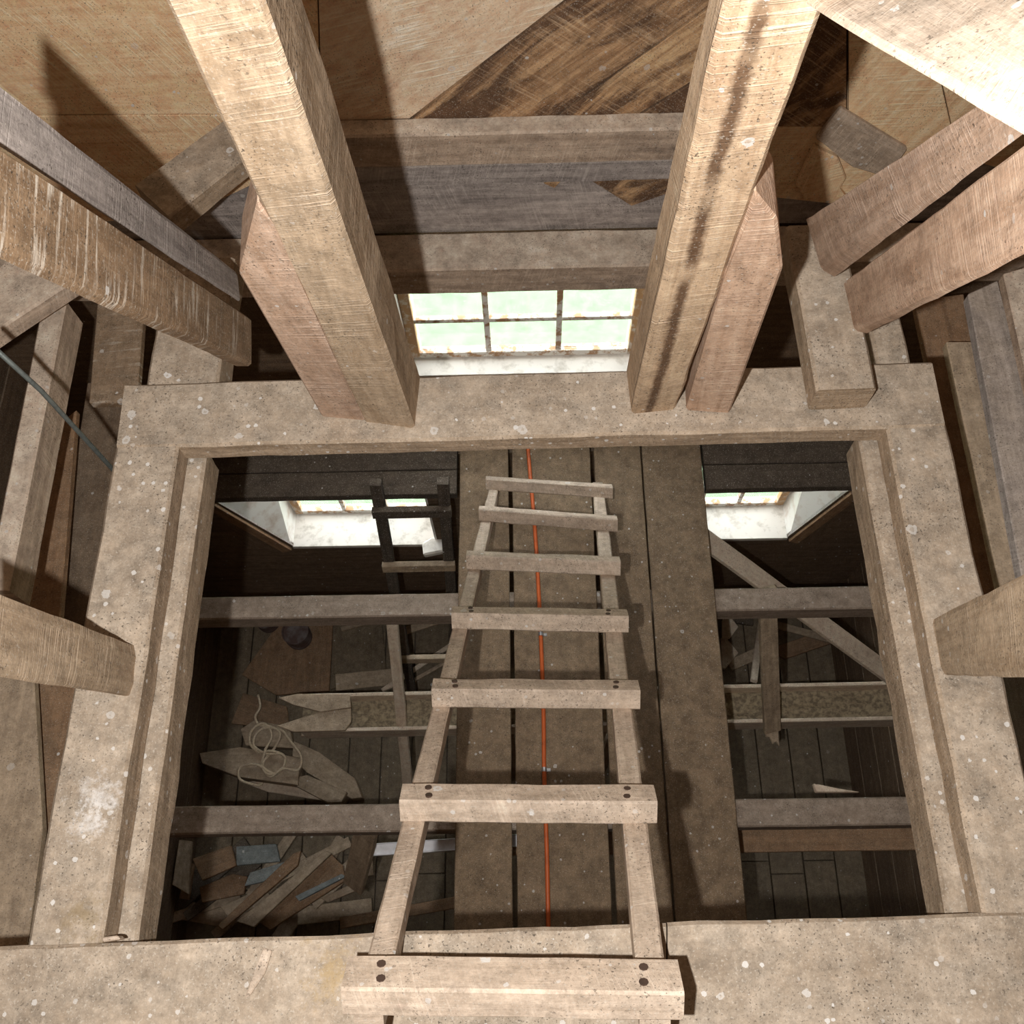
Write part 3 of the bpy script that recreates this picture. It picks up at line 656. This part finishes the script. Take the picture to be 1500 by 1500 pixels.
# --- trough across the room
tz = 1.55; td = H - tz
tr = empty('trough', Z(860, 1040, td), 'long dusty board trough full of dirt crossing below the walkway', 'trough')
tl, tR = Z(436, 1015, td).x, XR - .03
yb_, yf_ = Z(640, 1016, td).y, Z(640, 1067, td).y
for y in (yb_, yf_):
    stick('side_board', V((tl + (.03 if y == yf_ else 0), y, tz - .08)), V((tR, y + .02, tz - .08)), .018, .16, M_debris_l, tr)
plate('bottom_board', [V((tl, yf_, tz - .14)), V((tR, yf_ + .02, tz - .14)), V((tR, yb_ + .02, tz - .14)), V((tl, yb_, tz - .14))], V((0, 0, -.02)), M_debris, tr, grain=(1, 0, 0))
bm = bmesh.new(); nx, ny = 90, 8; uvl = bm.loops.layers.uv.verify()
gr = [[bm.verts.new(V((tl + .01 + (tR - tl - .02) * i / nx, yf_ + .012 + (yb_ - yf_ - .02) * j / ny + .02 * i / nx, tz - .10 + .035 * noise.noise(V((i * .22, j * .5, 0))) + .012 * noise.noise(V((i * .9, j * 1.3, 4)))))) for j in range(ny + 1)] for i in range(nx + 1)]
for i in range(nx):
    for j in range(ny): bm.faces.new((gr[i][j], gr[i + 1][j], gr[i + 1][j + 1], gr[i][j + 1]))
dirt = finish('dirt', bm, M_rubble, tr, smooth=True); dirt['kind'] = 'stuff'
for x_ in (-.12, .42):
    for y in (yb_ - .03, yf_ + .03): box('leg', (x_ - .03, y - .02, 0), (x_ + .03, y + .02, tz - .16), M_debris, tr, grain=(0, 0, 1))
def P(name, poly, down, m, label, cat='plank', th=.022, tilt=None, **k):
    pts = [Z(*p, down if not tilt else down + tilt[i]) for i, p in enumerate(poly)]
    k.setdefault('bev', .003)
    return tag(plate(name, pts, V((0, 0, -th)), m, **k), label, cat)
P('broken_plank', ((407, 1022), (436, 1016), (512, 1017), (514, 1036), (470, 1043), (428, 1032)), td - .03, M_debris, 'grey broken plank lying on the left end of the dirt trough, the farther one')
P('broken_plank', ((405, 1063), (470, 1042), (514, 1037), (514, 1058), (505, 1070), (430, 1072)), td - .02, M_debris, 'pointed pale plank on the left end of the dirt trough, the nearer one')

# --- debris on the ground floor, left
FD = H
P('floor_panel', ((354, 988), (396, 930), (432, 862), (490, 868), (482, 1012), (404, 1018)), FD - .03, M_debris_b, 'big brown panel lying on the floor under the lower left window', 'panel')
P('floor_panel', ((338, 1060), (356, 1015), (420, 1035), (424, 1062), (380, 1064)), FD - .05, M_debris_b, 'small reddish panel on the floor left of the rope', 'panel')
def drum(name, px, py, r, h, label):
    c = Z(px, py, FD - .03 - h); c.z = .032
    bm = bmesh.new()
    prof = [(0, .0), (r * .97, 0), (r, .01), (r, h * .3), (r * 1.03, h * .32), (r, h * .34), (r, h - .012), (r * 1.04, h - .008), (r * 1.04, h), (r * .95, h), (r * .93, h - .014), (0, h - .014)]
    R_ = []
    for (q, z) in prof:
        R_.append([bm.verts.new(c + V((q * math.cos(t * math.pi / 12), q * math.sin(t * math.pi / 12), z))) for t in range(24)] if q > 0 else [bm.verts.new(c + V((0, 0, z)))])
    for a_, b_ in zip(R_, R_[1:]):
        for t in range(24):
            u = (t + 1) % 24
            if len(a_) == 1: bm.faces.new((a_[0], b_[t], b_[u]))
            elif len(b_) == 1: bm.faces.new((a_[t], a_[u], b_[0]))
            else: bm.faces.new((a_[t], a_[u], b_[u], b_[t]))
    o = finish(name, bm, M_rust, smooth=False); return tag(o, label, 'tin')
drum('tin', 432, 925, .085, .15, 'round rusty tin with a lid on the brown floor panel')
drum('tin', 388, 905, .07, .12, 'second, darker tin left of the rusty one')
tag(stick('stick', Z(408, 915, FD - .2), Z(424, 908, FD - .2), .008, .008, M_plastic), 'short white stick beside the rusty tin', 'stick')
# rope
rz = FD - .235
rp = [(378, 1018), (381, 1035), (374, 1050), (380, 1062), (396, 1064), (410, 1074), (402, 1096), (385, 1118), (392, 1134), (412, 1128), (417, 1108), (398, 1100), (380, 1102), (366, 1088), (370, 1068), (388, 1060), (398, 1078), (388, 1100), (384, 1122), (396, 1138), (414, 1126), (436, 1128), (441, 1108), (424, 1084), (412, 1070), (390, 1066), (376, 1074), (372, 1092), (390, 1104), (412, 1104), (418, 1116), (404, 1134), (376, 1120), (352, 1124), (352, 1142), (376, 1150), (384, 1148)]
random.seed(3)
rope = finish('rope', tube_bm(smoothpath([Z(px, py, rz - .012 * (i % 3) + random.uniform(-.004, .004)) for i, (px, py) in enumerate(rp)], 6), .0085, 7), M_rope, smooth=True)
tag(rope, 'tangled tan rope lying on the broken planks', 'rope')
P('broken_plank', ((292, 1103), (352, 1094), (440, 1110), (436, 1150), (350, 1138), (296, 1118)), FD - .20, M_debris, 'wide broken plank under the tangled rope', th=.18, grain=(1, 0, 0))
P('broken_plank', ((436, 1138), (450, 1135), (508, 1160), (500, 1175), (480, 1176), (434, 1152)), FD - .17, M_debris, 'splintered plank end right of the rope, the lower one', th=.15)
P('broken_plank', ((430, 1085), (468, 1102), (520, 1140), (530, 1168), (515, 1170), (450, 1132), (428, 1110)), FD - .12, M_debris, 'bowed splintered board behind the lower plank end, right of the rope', th=.12)
P('broken_plank', ((352, 1068), (372, 1055), (424, 1064), (430, 1096), (360, 1092)), FD - .10, M_debris, 'short grey board behind the rope', th=.08)
P('broken_plank', ((355, 1146), (380, 1143), (500, 1165), (495, 1176), (392, 1160)), FD - .08, M_debris_l, 'thin pale splinter in front of the rope planks', th=.02)
# heap lower left
heap = [
    (((282, 1258), (338, 1238), (346, 1268), (296, 1290)), .42, M_debris_b, 'short brown board end at the left of the heap'),
    (((346, 1240), (404, 1236), (410, 1262), (346, 1268)), .40, M_bluegrey, 'blue-grey board at the back of the heap'),
    (((366, 1278), (424, 1260), (420, 1284), (358, 1298)), .44, M_bluegrey, 'pale blue-grey painted board in the middle of the heap'),
    (((292, 1300), (340, 1280), (362, 1284), (356, 1310), (296, 1322)), .32, M_debris_b, 'reddish board under the pale blue-grey one'),
    (((322, 1328), (386, 1300), (400, 1318), (336, 1346)), .30, M_debris, 'greyish board at the front of the heap'),
    (((318, 1356), (430, 1250), (440, 1246), (436, 1268), (326, 1362)), .46, M_debris_b, 'long narrow brown board pointing up through the heap'),
    (((346, 1350), (476, 1246), (486, 1250), (372, 1358)), .50, M_debris, 'long thin board crossing the heap'),
    (((372, 1346), (484, 1250), (502, 1268), (506, 1290), (396, 1362)), .44, M_debris_b, 'wide brown board on the right of the heap'),
    (((432, 1313), (500, 1280), (507, 1284), (438, 1320)), .50, M_bluegrey, 'thin pale painted strip on the right of the heap'),
    (((470, 1316), (520, 1292), (524, 1304), (480, 1322)), .36, M_debris, 'small pinkish board at the right end of the heap'),
    (((252, 1296), (262, 1230), (280, 1232), (276, 1310)), .38, M_debris, 'upright board against the left of the heap'),
    (((262, 1316), (274, 1262), (284, 1266), (276, 1318)), .30, M_debris_b, 'small brown stick at the left of the heap'),
]
for poly, hgt, m, lb2 in heap:
    P('scrap_board', poly, FD - hgt, m, lb2, cat='board', th=.03, bev=.003)
for i in range(14):
    random.seed(100 + i)
    cx, cy = random.uniform(270, 500), random.uniform(1235, 1350); dn = FD - random.uniform(.03, .26); an = random.uniform(-1.1, .2)
    c = Z(cx, cy, dn); l = random.uniform(.15, .35); d = V((math.cos(an + .9), math.sin(an + .9), random.uniform(-.1, .1))) * l
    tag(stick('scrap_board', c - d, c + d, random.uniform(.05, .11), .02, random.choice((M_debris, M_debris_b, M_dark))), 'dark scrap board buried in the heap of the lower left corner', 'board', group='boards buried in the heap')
tag(stick('plank', Z(500, 1352, FD - .25), Z(668, 1322, FD - .55), .06, .03, M_debris_b), 'long orange-brown plank poking out just behind the near beam', 'plank')
# white gutter piece
_x = onw(700, 1231).x; _y = Z(750, 1231, WD + .5).y
tag(box('prop', (_x - .03, _y - .03, 0.001), (_x + .03, _y + .03, H - WD - .516), M_debris, grain=(0, 0, 1)), 'short upright prop under the inner end of the dim brown board', 'prop')
gp = [Z(535, 1246, WD + .47), Z(672, 1237, WD + .47)]
gu = empty('gutter_piece', gp[0], 'white plastic channel strip below the near joist, left of the walkway', 'channel')
stick('channel_web', gp[0], gp[1] + (gp[1] - gp[0]) * .9, .046, .006, M_plastic, gu)
for s_ in (-.023, .023): stick('channel_flange', gp[0] + V((0, s_, .008)), gp[1] + (gp[1] - gp[0]) * .9 + V((0, s_, .008)), .004, .02, M_plastic, gu)
tag(stick('plank', Z(540, 1205, WD + .176), Z(518, 1298, WD + .75), .10, .03, M_debris), 'greyish plank leaning down from the near joist, left of the ladder', 'plank')
tag(stick('plank', Z(574, 905, WD + .25), Z(599, 1165, WD + 1.6), .05, .03, M_debris_l), 'pale batten leaning beside the dark ladder', 'batten')
for i, (a_, b_, z_, w_, m, lb2) in enumerate((
        ((500, 922), (560, 905), .04, .03, M_debris, 'thin curved stick near the far wall, left of the dark ladder'),
        ((592, 925), (668, 900), .10, .05, M_debris, 'dusty lath right of the dark ladder, below the far joist'),
        ((560, 1012), (668, 940), .16, .03, M_debris_l, 'thin pale lath slanting behind the trough'),
        ((600, 1000), (668, 962), .10, .025, M_debris, 'second thin lath beside the slanting pale one'),
        ((492, 1000), (590, 990), .05, .11, M_debris, 'flat dusty board behind the trough'),
        ((616, 904), (612, 812), .012, .02, M_debris, 'thin upright twig under the lower left window'))):
    tag(stick('lath', Z(*a_, H - z_), Z(*b_, H - z_ + (.03 if i < 5 else .7)), w_, .018, m), lb2, 'lath')
tag(plate('sill_stone', [Z(618, 795, H - w2['z0'] - .06 + 0), Z(632, 786, H - w2['z0'] - .06), Z(662, 790, H - w2['z0'] - .06), Z(655, 806, H - w2['z0'] - .06), Z(620, 813, H - w2['z0'] - .06)], V((0, 0, -.05)), M_plaster, bev=.01), 'pale lump at the right end of the lower left window sill', 'lump')
P('floor_panel', ((488, 905), (560, 915), (566, 985), (484, 1010)), FD - .02, M_floor, 'dusty square panel on the floor behind the dark ladder', 'panel')

# --- right side below
tag(stick('plank', Z(1004, 769, WD + .08), Z(1392, 1053, WD + .86), .085, .03, M_debris_l), 'long pale plank slanting from the walkway down to the right', 'plank')
tag(stick('plank', Z(1123, 862, WD + .178), Z(1131, 1070, td - .02), .082, .028, M_debris), 'greyish plank with a splintered near end, right of the walkway', 'plank')
P('splinter', ((1121, 1066), (1140, 1066), (1142, 1093), (1137, 1084), (1132, 1090), (1128, 1078), (1122, 1080)), td - .025, M_debris, 'splintered tip at the end of the greyish plank', cat='splinter', th=.012)
tag(stick('lath', Z(1116, 905, FD - .05), Z(1104, 998, FD - .6), .04, .02, M_debris_l), 'pale lath just left of the greyish splintered plank', 'lath')
tag(stick('lath', Z(1136, 915, FD - .06), Z(1236, 942, FD - .06), .05, .02, M_debris), 'thin slat lying towards the right wall behind the trough', 'lath')
tag(stick('lath', Z(1192, 912, FD - .012), Z(1192, 930, FD - .012), .03, .02, M_debris), 'short peg standing on the thin slat', 'peg')
for poly, z_, m, lb2 in ((((1058, 908), (1066, 898), (1082, 918), (1070, 934), (1058, 936)), .10, M_debris_l, 'upper pale square scrap beside the walkway edge'),
                         (((1056, 934), (1064, 934), (1082, 956), (1062, 980), (1058, 978)), .07, M_debris_l, 'lower pale square scrap beside the walkway edge'),
                         (((1064, 968), (1108, 948), (1110, 966), (1072, 982)), .04, M_debris, 'dusty board scrap behind the pale squares'),
                         (((1080, 888), (1102, 890), (1104, 916), (1078, 912)), .05, M_dark, 'dark square frame piece by the walkway edge'),
                         (((1128, 950), (1200, 925), (1230, 938), (1150, 965)), .035, M_debris_b, 'flat brown board on the floor behind the thin slat')):
    P('scrap_board', poly, FD - z_, m, lb2, cat='board', th=.03)
tag(stick('post', Z(1286, 1062, FD - .05), Z(1336, 1262, FD - .05), .125, .09, M_debris_b), 'brown plank leading along the right wall under the hatch beam', 'plank')
tag(stick('board', V((onw(690, 1231).x, Z(750, 1231, WD + .5).y, H - WD - .5)), V((XR - .02, Z(750, 1231, WD + .5).y, H - WD - .5)), .12, .03, M_debris_b), 'dim brown board running just below the nearer joist to the right wall', 'board')
tag(stick('lath', Z(1040, 1213, WD + .167), Z(1250, 1206, WD + .167), .014, .02, M_debris_l), 'thin bright lath edge just below the nearer joist at the right', 'lath')
P('wood_splinter', ((1192, 1147), (1198, 1150), (1260, 1160), (1196, 1160)), WD - .03, M_debris_l, 'small pale triangular splinter lying on the nearer joist at the right', 'splinter', th=.03)
